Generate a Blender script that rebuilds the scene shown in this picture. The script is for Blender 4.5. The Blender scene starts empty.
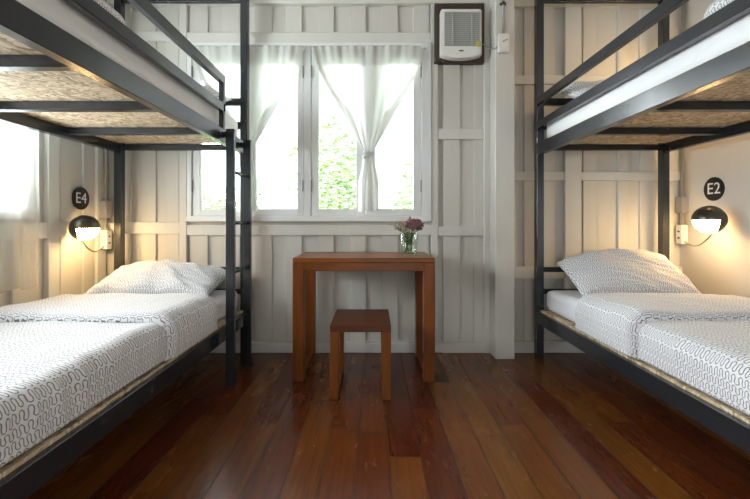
import bpy, bmesh, math, random
from mathutils import Vector, Matrix, noise

S = bpy.context.scene
COL = S.collection
F = 390.0          # focal length in pixels of a 750 wide frame
H = 0.97           # eye height
PI = math.pi

# ------------------------------------------------------------------ camera
cam = bpy.data.cameras.new('camera')
cam.sensor_width = 36.0
cam.lens = 36.0 * F / 750.0
cam.shift_x = 1.0 / 750.0
cam.shift_y = -27.5 / 750.0
cam.clip_start = 0.05
co = bpy.data.objects.new('camera', cam)
COL.objects.link(co)
co.location = (0, 0, H)
co.rotation_euler = (PI / 2, 0, 0)
S.camera = co

# ------------------------------------------------------------------ world, light, exposure
S.view_settings.view_transform = 'Standard'
S.view_settings.look = 'None'
S.view_settings.gamma = 1
S.view_settings.use_curve_mapping = False
S.view_settings.exposure = 0.03
W = bpy.data.worlds.new('world')
S.world = W
W.use_nodes = True
bg = W.node_tree.nodes['Background']
bg.inputs[0].default_value = (0.91, 0.955, 1.0, 1)
# hazy sky, brightest to the left of the house where the sun stands behind the clouds
wt = W.node_tree
wc = wt.nodes.new('ShaderNodeTexCoord'); ws = wt.nodes.new('ShaderNodeSeparateXYZ')
wt.links.new(wc.outputs['Generated'], ws.inputs[0])
wr = wt.nodes.new('ShaderNodeMapRange')
wr.inputs['From Min'].default_value = -0.25; wr.inputs['From Max'].default_value = -0.9
wr.inputs['To Min'].default_value = 1.55; wr.inputs['To Max'].default_value = 52.0
wt.links.new(ws.outputs[0], wr.inputs['Value']); wt.links.new(wr.outputs[0], bg.inputs[1])
S.cycles.max_bounces = 10
S.cycles.diffuse_bounces = 6
S.cycles.transparent_max_bounces = 16
S.cycles.transmission_bounces = 8
S.cycles.use_denoising = True
S.cycles.sample_clamp_indirect = 8.0


def area(name, loc, rot, sx, sy, energy, color=(1, 1, 1), portal=False):
    l = bpy.data.lights.new(name, 'AREA')
    l.shape = 'RECTANGLE'; l.size = sx; l.size_y = sy
    l.energy = energy; l.color = color
    if portal:
        l.cycles.is_portal = True
    o = bpy.data.objects.new(name, l)
    COL.objects.link(o)
    o.location = loc; o.rotation_euler = rot
    return o


area('window_portal_back', (-0.47, 3.06, 1.65), (-PI / 2, 0, 0), 1.80, 1.40, 1, portal=True)
area('window_portal_side', (-2.17, 1.25, 1.62), (0, -PI / 2, 0), 1.30, 2.05, 1, portal=True)
# soft fill lamp added in the unseen rear opening, behind the camera
area('added_rear_fill', (0.2, -1.9, 1.15), (PI / 2, 0, 0), 1.6, 2.0, 4.5, (1.0, 0.97, 0.93))


# ------------------------------------------------------------------ node helpers
class NT:
    def __init__(s, name):
        s.m = bpy.data.materials.new(name); s.m.use_nodes = True
        s.t = s.m.node_tree; s.b = s.t.nodes['Principled BSDF']
        s.out = s.t.nodes['Material Output']

    def n(s, typ, **kw):
        nd = s.t.nodes.new(typ)
        for k, v in kw.items():
            setattr(nd, k, v)
        return nd

    def l(s, a, b):
        s.t.links.new(a, b)

    def put(s, sock, v):
        if isinstance(v, (int, float)):
            sock.default_value = v
        elif isinstance(v, tuple):
            sock.default_value = v
        else:
            s.l(v, sock)

    def math(s, op, a, b=0.0, c=None, clamp=False):
        nd = s.n('ShaderNodeMath', operation=op); nd.use_clamp = clamp
        s.put(nd.inputs[0], a); s.put(nd.inputs[1], b)
        if c is not None:
            s.put(nd.inputs[2], c)
        return nd.outputs[0]

    def mix(s, f, a, b, mode='MIX'):
        nd = s.n('ShaderNodeMix', data_type='RGBA', blend_type=mode)
        s.put(nd.inputs[0], f); s.put(nd.inputs[6], a); s.put(nd.inputs[7], b)
        return nd.outputs[2]

    def coord(s, which='Object'):
        return s.n('ShaderNodeTexCoord').outputs[which]

    def mapping(s, v, scale=(1, 1, 1), loc=(0, 0, 0), rot=(0, 0, 0)):
        nd = s.n('ShaderNodeMapping')
        s.l(v, nd.inputs[0])
        nd.inputs['Scale'].default_value = scale
        nd.inputs['Location'].default_value = loc
        nd.inputs['Rotation'].default_value = rot
        return nd.outputs[0]

    def noise(s, v, scale, detail=3, rough=0.5, col=False):
        nd = s.n('ShaderNodeTexNoise')
        s.l(v, nd.inputs['Vector'])
        nd.inputs['Scale'].default_value = scale
        nd.inputs['Detail'].default_value = detail
        nd.inputs['Roughness'].default_value = rough
        return nd.outputs[1 if col else 0]

    def ramp(s, f, stops):
        nd = s.n('ShaderNodeValToRGB')
        s.l(f, nd.inputs[0])
        e = nd.color_ramp.elements
        while len(e) < len(stops):
            e.new(0.5)
        for i, (p, c) in enumerate(stops):
            e[i].position = p
            e[i].color = c if isinstance(c, tuple) else (c, c, c, 1)
        return nd.outputs[0]

    def bump(s, h, strength=0.3, dist=0.01):
        nd = s.n('ShaderNodeBump')
        nd.inputs['Strength'].default_value = strength
        nd.inputs['Distance'].default_value = dist
        s.l(h, nd.inputs['Height'])
        s.l(nd.outputs[0], s.b.inputs['Normal'])

    def set(s, color=None, rough=None, metal=None, spec=None):
        if color is not None: s.put(s.b.inputs['Base Color'], color)
        if rough is not None: s.put(s.b.inputs['Roughness'], rough)
        if metal is not None: s.put(s.b.inputs['Metallic'], metal)
        if spec is not None: s.put(s.b.inputs['Specular IOR Level'], spec)
        return s


def c4(r, g, b):
    return (r, g, b, 1)


M = {}


def simple(name, color, rough=0.5, metal=0.0, spec=0.5, var=0.08, scale=12, bump=0.0):
    t = NT(name)
    v = t.noise(t.coord(), scale, 3)
    dark = c4(*[x * (1 - var) for x in color]); lite = c4(*[min(1, x * (1 + var)) for x in color])
    t.set(t.mix(v, dark, lite), rough, metal, spec)
    if bump:
        t.bump(t.noise(t.coord(), scale * 6, 3), bump, 0.003)
    M[name] = t.m
    return t.m


def wall_paint(name, color):
    t = NT(name)
    co = t.coord()
    streak = t.noise(t.mapping(co, (9, 9, 0.9)), 3.0, 4, 0.6)
    blot = t.noise(co, 2.2, 3)
    a = t.mix(streak, c4(*[x * 0.93 for x in color]), c4(*color))
    b = t.mix(t.math('MULTIPLY', blot, 0.35), a, c4(color[0] * 0.86, color[1] * 0.84, color[2] * 0.78))
    t.set(b, 0.55, spec=0.35)
    t.bump(t.noise(t.mapping(co, (14, 14, 1.2)), 8, 4), 0.12, 0.004)
    M[name] = t.m


wall_paint('wall_paint', (0.585, 0.570, 0.525))
wall_paint('trim_paint', (0.62, 0.61, 0.57))
simple('plaster', (0.50, 0.47, 0.43), 0.8, var=0.03, scale=3, bump=0.05)
simple('ceiling_paint', (0.55, 0.53, 0.5), 0.8, var=0.04)
simple('window_paint', (0.68, 0.69, 0.68), 0.4, var=0.03)
simple('white_plastic', (0.72, 0.72, 0.69), 0.35, var=0.02)
simple('grey_plastic', (0.30, 0.30, 0.29), 0.4, var=0.02)
simple('grille_plastic', (0.40, 0.41, 0.39), 0.5, var=0.02)
simple('conduit_grey', (0.33, 0.33, 0.33), 0.35, metal=0.4, var=0.05)
simple('black_sign', (0.012, 0.011, 0.011), 0.35, var=0.02)
simple('sign_white', (0.75, 0.75, 0.73), 0.5, var=0.01)
simple('brass', (0.35, 0.27, 0.14), 0.3, metal=0.9, var=0.06)
simple('dark_metal', (0.085, 0.075, 0.058), 0.28, metal=0.7, var=0.06)
simple('hinge_metal', (0.18, 0.18, 0.17), 0.4, metal=0.5)
simple('brown_frame', (0.045, 0.028, 0.02), 0.45, var=0.2)
simple('yellow_sticker', (0.50, 0.50, 0.10), 0.5, var=0.02)
simple('dark_print', (0.08, 0.08, 0.09), 0.5, var=0.02)
simple('stem_green', (0.12, 0.20, 0.06), 0.55, var=0.2, scale=60)
simple('mauve_petal', (0.20, 0.085, 0.10), 0.7, var=0.8, scale=160)
simple('pale_petal', (0.36, 0.30, 0.20), 0.7, var=0.35, scale=160)
simple('leaf_green', (0.24, 0.38, 0.13), 0.5, var=0.3, scale=3)
simple('bark', (0.16, 0.12, 0.09), 0.8, var=0.3)
simple('outdoor_ground', (0.42, 0.44, 0.36), 0.9, var=0.2, scale=3)
simple('iron_bar', (0.35, 0.35, 0.35), 0.5, var=0.05)

# painted steel
t = NT('steel')
co_ = t.coord()
t.set(t.mix(t.noise(co_, 6, 3), c4(0.010, 0.012, 0.015), c4(0.016, 0.019, 0.024)),
      t.math('MULTIPLY_ADD', t.noise(co_, 14, 4), 0.12, 0.19), 0.0, 0.7)
t.bump(t.noise(co_, 160, 2), 0.04, 0.001)
M['steel'] = t.m

# OSB board
t = NT('osb')
co_ = t.coord()
d = t.n('ShaderNodeVectorMath', operation='MULTIPLY_ADD')
t.l(t.noise(co_, 9, 2, col=True), d.inputs[0]); d.inputs[1].default_value = (0.10, 0.10, 0.10); t.l(co_, d.inputs[2])
cols = []
for k, (rz, sc) in enumerate(((0.5, (22, 75, 40)), (-0.6, (70, 24, 40)))):
    v = t.n('ShaderNodeTexVoronoi')
    t.l(t.mapping(d.outputs[0], sc, rot=(0, 0, rz)), v.inputs['Vector'])
    v.inputs['Scale'].default_value = 0.9
    cols.append(v.outputs['Color'])
sel = t.math('GREATER_THAN', t.noise(co_, 30, 1), 0.5)
c = t.mix(sel, cols[0], cols[1])
sep = t.n('ShaderNodeSeparateColor'); t.l(c, sep.inputs[0])
flake = t.ramp(sep.outputs[0], [(0.0, c4(0.24, 0.17, 0.10)), (0.35, c4(0.42, 0.32, 0.21)), (0.7, c4(0.54, 0.43, 0.30)), (1.0, c4(0.68, 0.58, 0.44))])
t.set(flake, 0.6, spec=0.3)
t.bump(sep.outputs[1], 0.15, 0.002)
M['osb'] = t.m


# polished furniture wood
def wood(name, dark, light, rough, along=2):
    t = NT(name)
    co = t.coord()
    sc = [26, 26, 26]; sc[along] = 2.2
    g = t.noise(t.mapping(co, tuple(sc)), 1.6, 5, 0.62)
    g2 = t.noise(t.mapping(co, tuple(x * 0.3 for x in sc)), 1.0, 2)
    f = t.math('ADD', t.math('MULTIPLY', g, 0.7), t.math('MULTIPLY', g2, 0.4))
    t.set(t.ramp(f, [(0.30, c4(*dark)), (0.72, c4(*light))]), rough, spec=0.28)
    t.bump(g, 0.08, 0.002)
    M[name] = t.m


wood('teak_upright', (0.070, 0.017, 0.003), (0.20, 0.058, 0.009), 0.32, 2)
wood('teak_across', (0.070, 0.017, 0.003), (0.20, 0.058, 0.009), 0.28, 0)
wood('teak_deep', (0.070, 0.017, 0.003), (0.19, 0.055, 0.009), 0.35, 1)
wood('teak_dark', (0.045, 0.013, 0.005), (0.105, 0.032, 0.011), 0.36, 0)

# floor boards
t = NT('floor_boards')
co_ = t.coord()
sx = t.n('ShaderNodeSeparateXYZ'); t.l(co_, sx.inputs[0])
X, Y = sx.outputs[0], sx.outputs[1]
wob = t.math('MULTIPLY', t.math('SUBTRACT', t.noise(t.mapping(co_, (0.6, 0.6, 1)), 1.0, 1), 0.5), 0.02)
u = t.math('DIVIDE', t.math('ADD', t.math('ADD', X, 0.469 + 5.32), wob), 0.133)
idx = t.math('FLOOR', u)
fr = t.math('FRACT', u)
wn = t.n('ShaderNodeTexWhiteNoise', noise_dimensions='1D'); t.l(idx, wn.inputs['W'])
yo = t.math('MULTIPLY', wn.outputs[0], 7.0)
v = t.math('DIVIDE', t.math('ADD', t.math('ADD', Y, 8.0), yo), 2.3)
vi = t.math('FLOOR', v); vf = t.math('FRACT', v)
wn2 = t.n('ShaderNodeTexWhiteNoise', noise_dimensions='2D')
cv = t.n('ShaderNodeCombineXYZ'); t.l(idx, cv.inputs[0]); t.l(vi, cv.inputs[1]); t.l(cv.outputs[0], wn2.inputs['Vector'])
tone = wn2.outputs[0]
off = t.n('ShaderNodeCombineXYZ'); t.l(t.math('MULTIPLY', idx, 3.7), off.inputs[1]); t.l(t.math('MULTIPLY', vi, 1.9), off.inputs[2])
va = t.n('ShaderNodeVectorMath', operation='ADD'); t.l(co_, va.inputs[0]); t.l(off.outputs[0], va.inputs[1])
gr = t.noise(t.mapping(va.outputs[0], (30, 1.6, 1)), 2.0, 6, 0.65)
base = t.ramp(tone, [(0.0, c4(0.090, 0.016, 0.004)), (0.35, c4(0.150, 0.036, 0.007)), (0.65, c4(0.180, 0.056, 0.009)), (1.0, c4(0.200, 0.076, 0.014))])
base = t.mix(t.ramp(gr, [(0.35, 0.0), (0.75, 1.0)]), t.mix(1.0, base, c4(0.55, 0.5, 0.45), 'MULTIPLY'), base)
stain = t.ramp(t.noise(co_, 1.3, 4, 0.6), [(0.45, 0.0), (0.7, 0.5)])
base = t.mix(stain, base, c4(0.060, 0.018, 0.010))
worn = t.ramp(t.noise(t.mapping(co_, (14, 4, 1)), 1.0, 6, 0.75), [(0.72, 0.0), (0.80, 0.22)])
base = t.mix(worn, base, c4(0.19, 0.12, 0.085))
e1 = t.math('LESS_THAN', t.math('MINIMUM', fr, t.math('SUBTRACT', 1.0, fr)), 0.013)
e2 = t.math('LESS_THAN', vf, 0.0022)
gap = t.math('MAXIMUM', e1, e2)
base = t.mix(gap, base, c4(0.008, 0.004, 0.003))
rg = t.math('MULTIPLY_ADD', t.noise(t.mapping(co_, (5, 1.5, 1)), 2.0, 5, 0.6), 0.26, 0.12)
t.set(base, t.math('ADD', rg, t.math('MULTIPLY', gap, 0.3)), spec=0.38)
hgt = t.math('SUBTRACT', t.math('MULTIPLY', gr, 0.12), gap)
t.bump(hgt, 0.35, 0.004)
M['floor_boards'] = t.m


# fabric with meander print
def meander(name, bgc, ink, pitch=0.021, row=0.032, seed=0.0):
    t = NT(name)
    uv = t.n('ShaderNodeUVMap').outputs[0]
    nz = t.n('ShaderNodeVectorMath', operation='MULTIPLY_ADD')
    t.l(t.noise(uv, 14, 2, col=True), nz.inputs[0]); nz.inputs[1].default_value = (0.022, 0.022, 0)
    t.l(uv, nz.inputs[2])
    s = t.n('ShaderNodeSeparateXYZ'); t.l(nz.outputs[0], s.inputs[0])
    U = t.math('ADD', s.outputs[0], seed); V = s.outputs[1]
    r = t.math('DIVIDE', V, row)
    ri = t.math('FLOOR', r)
    yy = t.math('MULTIPLY', t.math('SUBTRACT', t.math('FRACT', r), 0.5), row)      # metres from the row's centre
    A = row * 0.40
    wn = t.n('ShaderNodeTexWhiteNoise', noise_dimensions='1D'); t.l(ri, wn.inputs['W'])
    ph = t.math('ADD', t.math('MULTIPLY', U, 2 * PI / pitch), t.math('MULTIPLY', wn.outputs[0], 6.28))
    x = t.math('ABSOLUTE', t.math('SUBTRACT', t.math('MODULO', t.math('ADD', ph, 628.3185), 2 * PI), PI))
    b = 0.80
    k1 = 1 + 2 * b
    cc = t.math('MAXIMUM', t.math('MINIMUM', t.math('DIVIDE', yy, A), 0.999), -0.999)
    t0 = t.math('ARCCOSINE', cc)
    G = t.math('SUBTRACT', x, t.math('MULTIPLY_ADD', t.math('SINE', t.math('MULTIPLY', t0, 2.0)), b, t0))
    ya = t.math('ABSOLUTE', yy)
    kx = 2 * PI / pitch
    # sides of the loops: horizontal distance; round tops and bottoms: vertical distance
    dh = t.math('ADD', t.math('DIVIDE', t.math('ABSOLUTE', G), kx), t.math('GREATER_THAN', ya, 0.80 * A))
    dt = t.math('ADD', t.math('ABSOLUTE', t.math('SUBTRACT', yy, t.math('MULTIPLY', t.math('COSINE', t.math('DIVIDE', x, k1)), A))),
                t.math('GREATER_THAN', x, 1.45))
    xr = t.math('SUBTRACT', PI, x)
    db = t.math('ADD', t.math('ABSOLUTE', t.math('ADD', yy, t.math('MULTIPLY', t.math('COSINE', t.math('DIVIDE', xr, k1)), A))),
                t.math('GREATER_THAN', xr, 1.45))
    dist = t.math('MINIMUM', dh, t.math('MINIMUM', dt, db))
    w = 0.0015
    line = t.math('SUBTRACT', 1.0, t.math('DIVIDE', t.math('SUBTRACT', dist, w * 0.6), w * 0.8, clamp=True), clamp=True)
    col = t.mix(line, c4(*bgc), c4(*ink))
    t.set(col, 0.85, spec=0.2)
    t.b.inputs['Sheen Weight'].default_value = 0.2
    t.bump(t.noise(uv, 26, 5, 0.6), 0.35, 0.006)
    M[name] = t.m


meander('meander_fabric', (0.66, 0.66, 0.68), (0.14, 0.14, 0.15))
t = NT('white_sheet')
co_ = t.coord()
t.set(t.mix(t.noise(co_, 5, 3), c4(0.66, 0.67, 0.70), c4(0.72, 0.73, 0.75)), 0.85, spec=0.2)
t.bump(t.noise(t.mapping(co_, (6, 6, 14)), 2, 5, 0.6), 0.35, 0.01)
M['white_sheet'] = t.m

# sheer curtain cloth
for shn, dens in (('sheer', 0.96), ('sheer_open', 0.50)):
 t = NT(shn)
 co_ = t.coord('UV')
 df = t.n('ShaderNodeBsdfDiffuse'); df.inputs[0].default_value = c4(0.82, 0.82, 0.78)
 tl = t.n('ShaderNodeBsdfTranslucent'); tl.inputs[0].default_value = c4(0.60, 0.61, 0.59)
 tp = t.n('ShaderNodeBsdfTransparent'); tp.inputs[0].default_value = c4(1, 1, 1)
 m1 = t.n('ShaderNodeMixShader'); m1.inputs[0].default_value = 0.5
 t.l(df.outputs[0], m1.inputs[1]); t.l(tl.outputs[0], m1.inputs[2])
 m2 = t.n('ShaderNodeMixShader')
 weave = t.math('MULTIPLY_ADD', t.noise(t.mapping(co_, (60, 3, 1)), 1.0, 3), 0.08, dens - 0.04)
 t.l(weave, m2.inputs[0])
 t.l(tp.outputs[0], m2.inputs[1]); t.l(m1.outputs[0], m2.inputs[2])
 t.l(m2.outputs[0], t.out.inputs[0])
 M[shn] = t.m

# window pane
t = NT('pane_glass')
gl = t.n('ShaderNodeBsdfGlossy'); gl.inputs['Roughness'].default_value = 0.02
tp = t.n('ShaderNodeBsdfTransparent'); tp.inputs[0].default_value = c4(0.96, 0.98, 0.97)
fz = t.n('ShaderNodeLayerWeight'); fz.inputs[0].default_value = 0.5
m1 = t.n('ShaderNodeMixShader'); t.l(t.math('MULTIPLY_ADD', t.math('POWER', fz.outputs[1], 4.0), 0.5, 0.03), m1.inputs[0])
t.l(tp.outputs[0], m1.inputs[1]); t.l(gl.outputs[0], m1.inputs[2]); t.l(m1.outputs[0], t.out.inputs[0])
M['pane_glass'] = t.m

for nm, colr, ior in (('vase_glass', (0.95, 0.98, 0.97), 1.5), ('water', (0.94, 0.97, 0.93), 1.25)):
    t = NT(nm)
    gl = t.n('ShaderNodeBsdfGlossy'); gl.inputs['Roughness'].default_value = 0.02
    tp = t.n('ShaderNodeBsdfTransparent'); tp.inputs[0].default_value = c4(*colr)
    fz = t.n('ShaderNodeLayerWeight'); fz.inputs[0].default_value = 0.5
    m1 = t.n('ShaderNodeMixShader'); t.l(t.math('MULTIPLY_ADD', t.math('POWER', fz.outputs[1], 3.0), ior - 1, 0.04), m1.inputs[0])
    t.l(tp.outputs[0], m1.inputs[1]); t.l(gl.outputs[0], m1.inputs[2]); t.l(m1.outputs[0], t.out.inputs[0])
    M[nm] = t.m

t = NT('lamp_glow')
em = t.n('ShaderNodeEmission'); em.inputs[0].default_value = c4(1.0, 0.64, 0.27); em.inputs[1].default_value = 78.0
t.l(em.outputs[0], t.out.inputs[0])
M['lamp_glow'] = t.m

# ------------------------------------------------------------------ object helpers
ORG = {}


def org(o):
    return ORG.get(o.name, Vector((0, 0, 0))) if o is not None else Vector((0, 0, 0))


def obj(name, bm, mat, parent=None, smooth=False, at=None):
    """link bm (built in world coordinates) as one mesh object"""
    o0 = org(parent) if parent is not None else Vector(at if at is not None else (0, 0, 0))
    bmesh.ops.translate(bm, verts=bm.verts, vec=-o0)
    bmesh.ops.recalc_face_normals(bm, faces=bm.faces)
    me = bpy.data.meshes.new(name)
    bm.to_mesh(me); bm.free()
    if smooth:
        for p in me.polygons:
            p.use_smooth = True
    me.materials.append(M[mat])
    o = bpy.data.objects.new(name, me)
    COL.objects.link(o)
    if parent is not None:
        o.parent = parent
        ORG[o.name] = o0
    else:
        o.location = o0
        ORG[o.name] = o0
    return o


def thing(name, label, cat, loc, group=None):
    o = bpy.data.objects.new(name, None)
    o.empty_display_size = 0.1
    COL.objects.link(o)
    o.location = loc
    o['label'] = label; o['category'] = cat
    if group: o['group'] = group
    ORG[o.name] = Vector(loc)
    return o


def tag(o, label, cat, group=None):
    o['label'] = label; o['category'] = cat
    if group: o['group'] = group
    return o


def struct(name, bm, mat, parent=None, smooth=False):
    o = obj(name, bm, mat, parent, smooth)
    if parent is None:
        o['kind'] = 'structure'
    return o


def box(bm, x0, x1, y0, y1, z0, z1, bev=0.0, seg=1):
    r = bmesh.ops.create_cube(bm, size=1.0)
    vs = r['verts']
    bmesh.ops.scale(bm, verts=vs, vec=(abs(x1 - x0), abs(y1 - y0), abs(z1 - z0)))
    bmesh.ops.translate(bm, verts=vs, vec=((x0 + x1) / 2, (y0 + y1) / 2, (z0 + z1) / 2))
    if bev:
        es = list({e for v in vs for e in v.link_edges})
        bmesh.ops.bevel(bm, geom=es, offset=bev, segments=seg, profile=0.5, affect='EDGES')
    return vs


def B(x0, x1, y0, y1, z0, z1, bev=0.0, seg=1):
    bm = bmesh.new(); box(bm, x0, x1, y0, y1, z0, z1, bev, seg); return bm


def tube(bm, pts, r, seg=10, caps=True):
    pts = [Vector(p) for p in pts]
    rs = r if isinstance(r, (list, tuple)) else [r] * len(pts)
    rings = []
    prev = None
    for i, p in enumerate(pts):
        d = (pts[min(i + 1, len(pts) - 1)] - pts[max(i - 1, 0)]).normalized()
        if prev is None:
            a = Vector((0, 0, 1)) if abs(d.z) < 0.9 else Vector((1, 0, 0))
            n1 = d.cross(a).normalized()
        else:
            n1 = (prev - d * prev.dot(d)).normalized()
        prev = n1
        n2 = d.cross(n1)
        rings.append([bm.verts.new(p + (n1 * math.cos(2 * PI * k / seg) + n2 * math.sin(2 * PI * k / seg)) * rs[i]) for k in range(seg)])
    for a, b in zip(rings, rings[1:]):
        for k in range(seg):
            bm.faces.new((a[k], a[(k + 1) % seg], b[(k + 1) % seg], b[k]))
    if caps:
        bm.faces.new(rings[0][::-1]); bm.faces.new(rings[-1])


def lathe(bm, prof, cx, cy, seg=32):
    rings = []
    for r, z in prof:
        if r < 1e-5:
            rings.append([bm.verts.new((cx, cy, z))])
        else:
            rings.append([bm.verts.new((cx + r * math.cos(2 * PI * k / seg), cy + r * math.sin(2 * PI * k / seg), z)) for k in range(seg)])
    for a, b in zip(rings, rings[1:]):
        for k in range(seg):
            k2 = (k + 1) % seg
            if len(a) == 1 and len(b) == 1: continue
            if len(a) == 1: bm.faces.new((a[0], b[k], b[k2]))
            elif len(b) == 1: bm.faces.new((a[k], b[0], a[k2]))
            else: bm.faces.new((a[k], b[k], b[k2], a[k2]))


def grid(bm, nu, nv, fn, uvfn=None):
    vs = [[bm.verts.new(fn(i / (nu - 1), j / (nv - 1))) for j in range(nv)] for i in range(nu)]
    uvl = bm.loops.layers.uv.verify()
    for i in range(nu - 1):
        for j in range(nv - 1):
            f = bm.faces.new((vs[i][j], vs[i + 1][j], vs[i + 1][j + 1], vs[i][j + 1]))
            if uvfn:
                for lp, (a, b) in zip(f.loops, ((i, j), (i + 1, j), (i + 1, j + 1), (i, j + 1))):
                    lp[uvl].uv = uvfn(a / (nu - 1), b / (nv - 1))
    return vs


def nz(x, y, z=0.0):
    return noise.noise(Vector((x, y, z)))


def PX(px, D):
    return (px - 374.0) * D / F


def PZ(py, D):
    return H - (py - 222.0) * D / F


# ================================================================== SETTING
XL, XR = -2.02, 2.295      # side walls
YB = 2.93                  # back wall boards
CEIL = 2.85
struct('floor', B(XL - 0.15, XR + 0.15, -2.2, YB + 0.12, -0.06, 0.0), 'floor_boards')
struct('ceiling', B(XL - 0.15, XR + 0.15, -2.2, YB + 0.12, CEIL, CEIL + 0.06), 'ceiling_paint')

# back wall with the window hole, raised boards included
WX0, WX1, WZ0, WZ1 = -1.36, 0.425, 0.995, 2.305
bm = bmesh.new()
box(bm, XL - 0.1, WX0, YB, YB + 0.1, 0, CEIL)
box(bm, WX1, XR + 0.1, YB, YB + 0.1, 0, CEIL)
box(bm, WX0, WX1, YB, YB + 0.1, 0, WZ0)
box(bm, WX0, WX1, YB, YB + 0.1, WZ1, CEIL)


def raised(pairs, z0, z1):
    for a, b in pairs:
        box(bm, PX(a, 2.915), PX(b, 2.915), 2.912, YB + 0.001, z0, z1, 0.003)


mid = [(190, 208), (222, 240), (254, 272), (286, 302), (318, 334), (350, 366), (382, 398), (413, 429)]
raised(mid, 0.07, 0.90)
raised(mid, 2.37, 2.60)
raised([(115, 131), (141, 156), (166, 179)], 0.07, 2.60)
raised([(443, 460), (474, 489)], 0.07, 2.60)
raised([(524, 533), (543, 554), (583, 597), (618, 628), (640, 655), (665, 673)], 0.07, 2.60)
struct('wall_back', bm, 'wall_paint')

# left wall with window hole
LY0, LY1, LZ0, LZ1 = 0.25, 2.24, 1.03, 2.22
bm = bmesh.new()
box(bm, XL - 0.1, XL, -2.2, LY0, 0, CEIL)
box(bm, XL - 0.1, XL, LY1, YB, 0, CEIL)
box(bm, XL - 0.1, XL, LY0, LY1, 0, LZ0)
box(bm, XL - 0.1, XL, LY0, LY1, LZ1, CEIL)
for y0, y1 in ((2.49, 2.585), (2.69, 2.795)):
    box(bm, XL - 0.001, XL + 0.018, y0, y1, 0.07, 2.6, 0.003)
y = 2.27
while y > 0.2:
    box(bm, XL - 0.001, XL + 0.018, y - 0.11, y, 0.07, 0.90, 0.003); y -= 0.24
struct('wall_left', bm, 'wall_paint')
struct('wall_right', B(XR, XR + 0.1, -2.2, YB, 0, CEIL), 'plaster')
bm = bmesh.new()
box(bm, XL - 0.1, -0.6, -2.3, -2.2, 0, CEIL)
box(bm, 1.0, XR + 0.1, -2.3, -2.2, 0, CEIL)
box(bm, -0.6, 1.0, -2.3, -2.2, 2.15, CEIL)
struct('wall_front', bm, 'plaster')

# trims on the back wall
TF = 2.892
n_trim = [0]


def trim(x0, x1, y0, y1, z0, z1, bev=0.003):
    n_trim[0] += 1
    return struct('trim_%d' % n_trim[0], B(x0, x1, y0, y1, z0, z1, bev), 'trim_paint')


PIL0, PIL1 = 0.857, 0.995
trim(PX(179, TF), PX(186.5, TF), TF, YB, 0.0, CEIL)                 # stud left of the window
trim(PX(431, TF), PX(438, TF), TF, YB, 0.0, CEIL)                   # stud right of the window
trim(PIL0, PIL1, 2.755, YB, 0.0, CEIL, 0.005)                       # white pillar
trim(PX(489 - 5, TF), PIL0, TF - 0.01, YB, 0.0, CEIL)
xs = [XL, PX(179, TF), PX(186.5, TF), PX(431, TF), PX(438, TF), PX(484, TF)]
trim(xs[0], xs[1], TF + 0.004, YB, PZ(234, TF), PZ(222, TF))
trim(xs[2], xs[3], TF + 0.004, YB, PZ(235.5, TF), PZ(225, TF))
trim(xs[4], xs[5], TF + 0.004, YB, PZ(236, TF), PZ(226, TF))
trim(xs[4], xs[5], TF + 0.004, YB, PZ(139, TF), PZ(128.5, TF))
trim(xs[0], xs[1], TF + 0.004, YB, PZ(40.5, TF), PZ(31, TF))
trim(xs[2], xs[3], TF + 0.004, YB, 2.30, PZ(32, TF))
trim(XL, PX(484, TF), TF - 0.012, YB, 2.585, CEIL)                  # top plate
trim(PIL1, XR, TF, YB, 2.57, CEIL)
# right bay
sx0, sx1 = PX(565, TF), PX(581, TF)
trim(sx0, sx1, TF - 0.004, YB, 0.0, 2.57)
for z0, z1 in ((PZ(84, TF), PZ(75, TF)), (PZ(180.5, TF), PZ(171.5, TF)), (PZ(279, TF), PZ(267, TF))):
    trim(PIL1, sx0, TF + 0.004, YB, z0, z1)
    trim(sx1, XR, TF + 0.004, YB, z0, z1)
# left wall
trim(XL, -1.985, 2.38, 2.465, 0.0, CEIL)
trim(XL, -1.985, 2.80, TF, 0.0, CEIL)
trim(XL, -1.99, 2.465, 2.80, PZ(234, TF), PZ(222, TF))
trim(XL, -1.99, 0.2, 2.38, 0.87, 0.97)
struct('baseboard_back', B(XL, PIL0, TF - 0.006, YB, 0, 0.075, 0.004), 'trim_paint')
struct('baseboard_right_bay', B(PIL1, XR, TF - 0.006, YB, 0, 0.085, 0.004), 'trim_paint')
struct('baseboard_left', B(XL, XL + 0.035, -2.2, 2.88, 0, 0.075, 0.004), 'trim_paint')
struct('baseboard_right', B(XR - 0.02, XR, -2.2, 2.88, 0, 0.085, 0.004), 'trim_paint')


# ------------------------------------------------------------------ back window
def rectframe(bm, x0, x1, z0, z1, w0, w1, wb, wt, y0, y1, bev=0.003):
    box(bm, x0, x0 + w0, y0, y1, z0, z1, bev)
    box(bm, x1 - w1, x1, y0, y1, z0, z1, bev)
    box(bm, x0 + w0, x1 - w1, y0, y1, z0, z0 + wb, bev)
    box(bm, x0 + w0, x1 - w1, y0, y1, z1 - wt, z1, bev)


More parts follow.
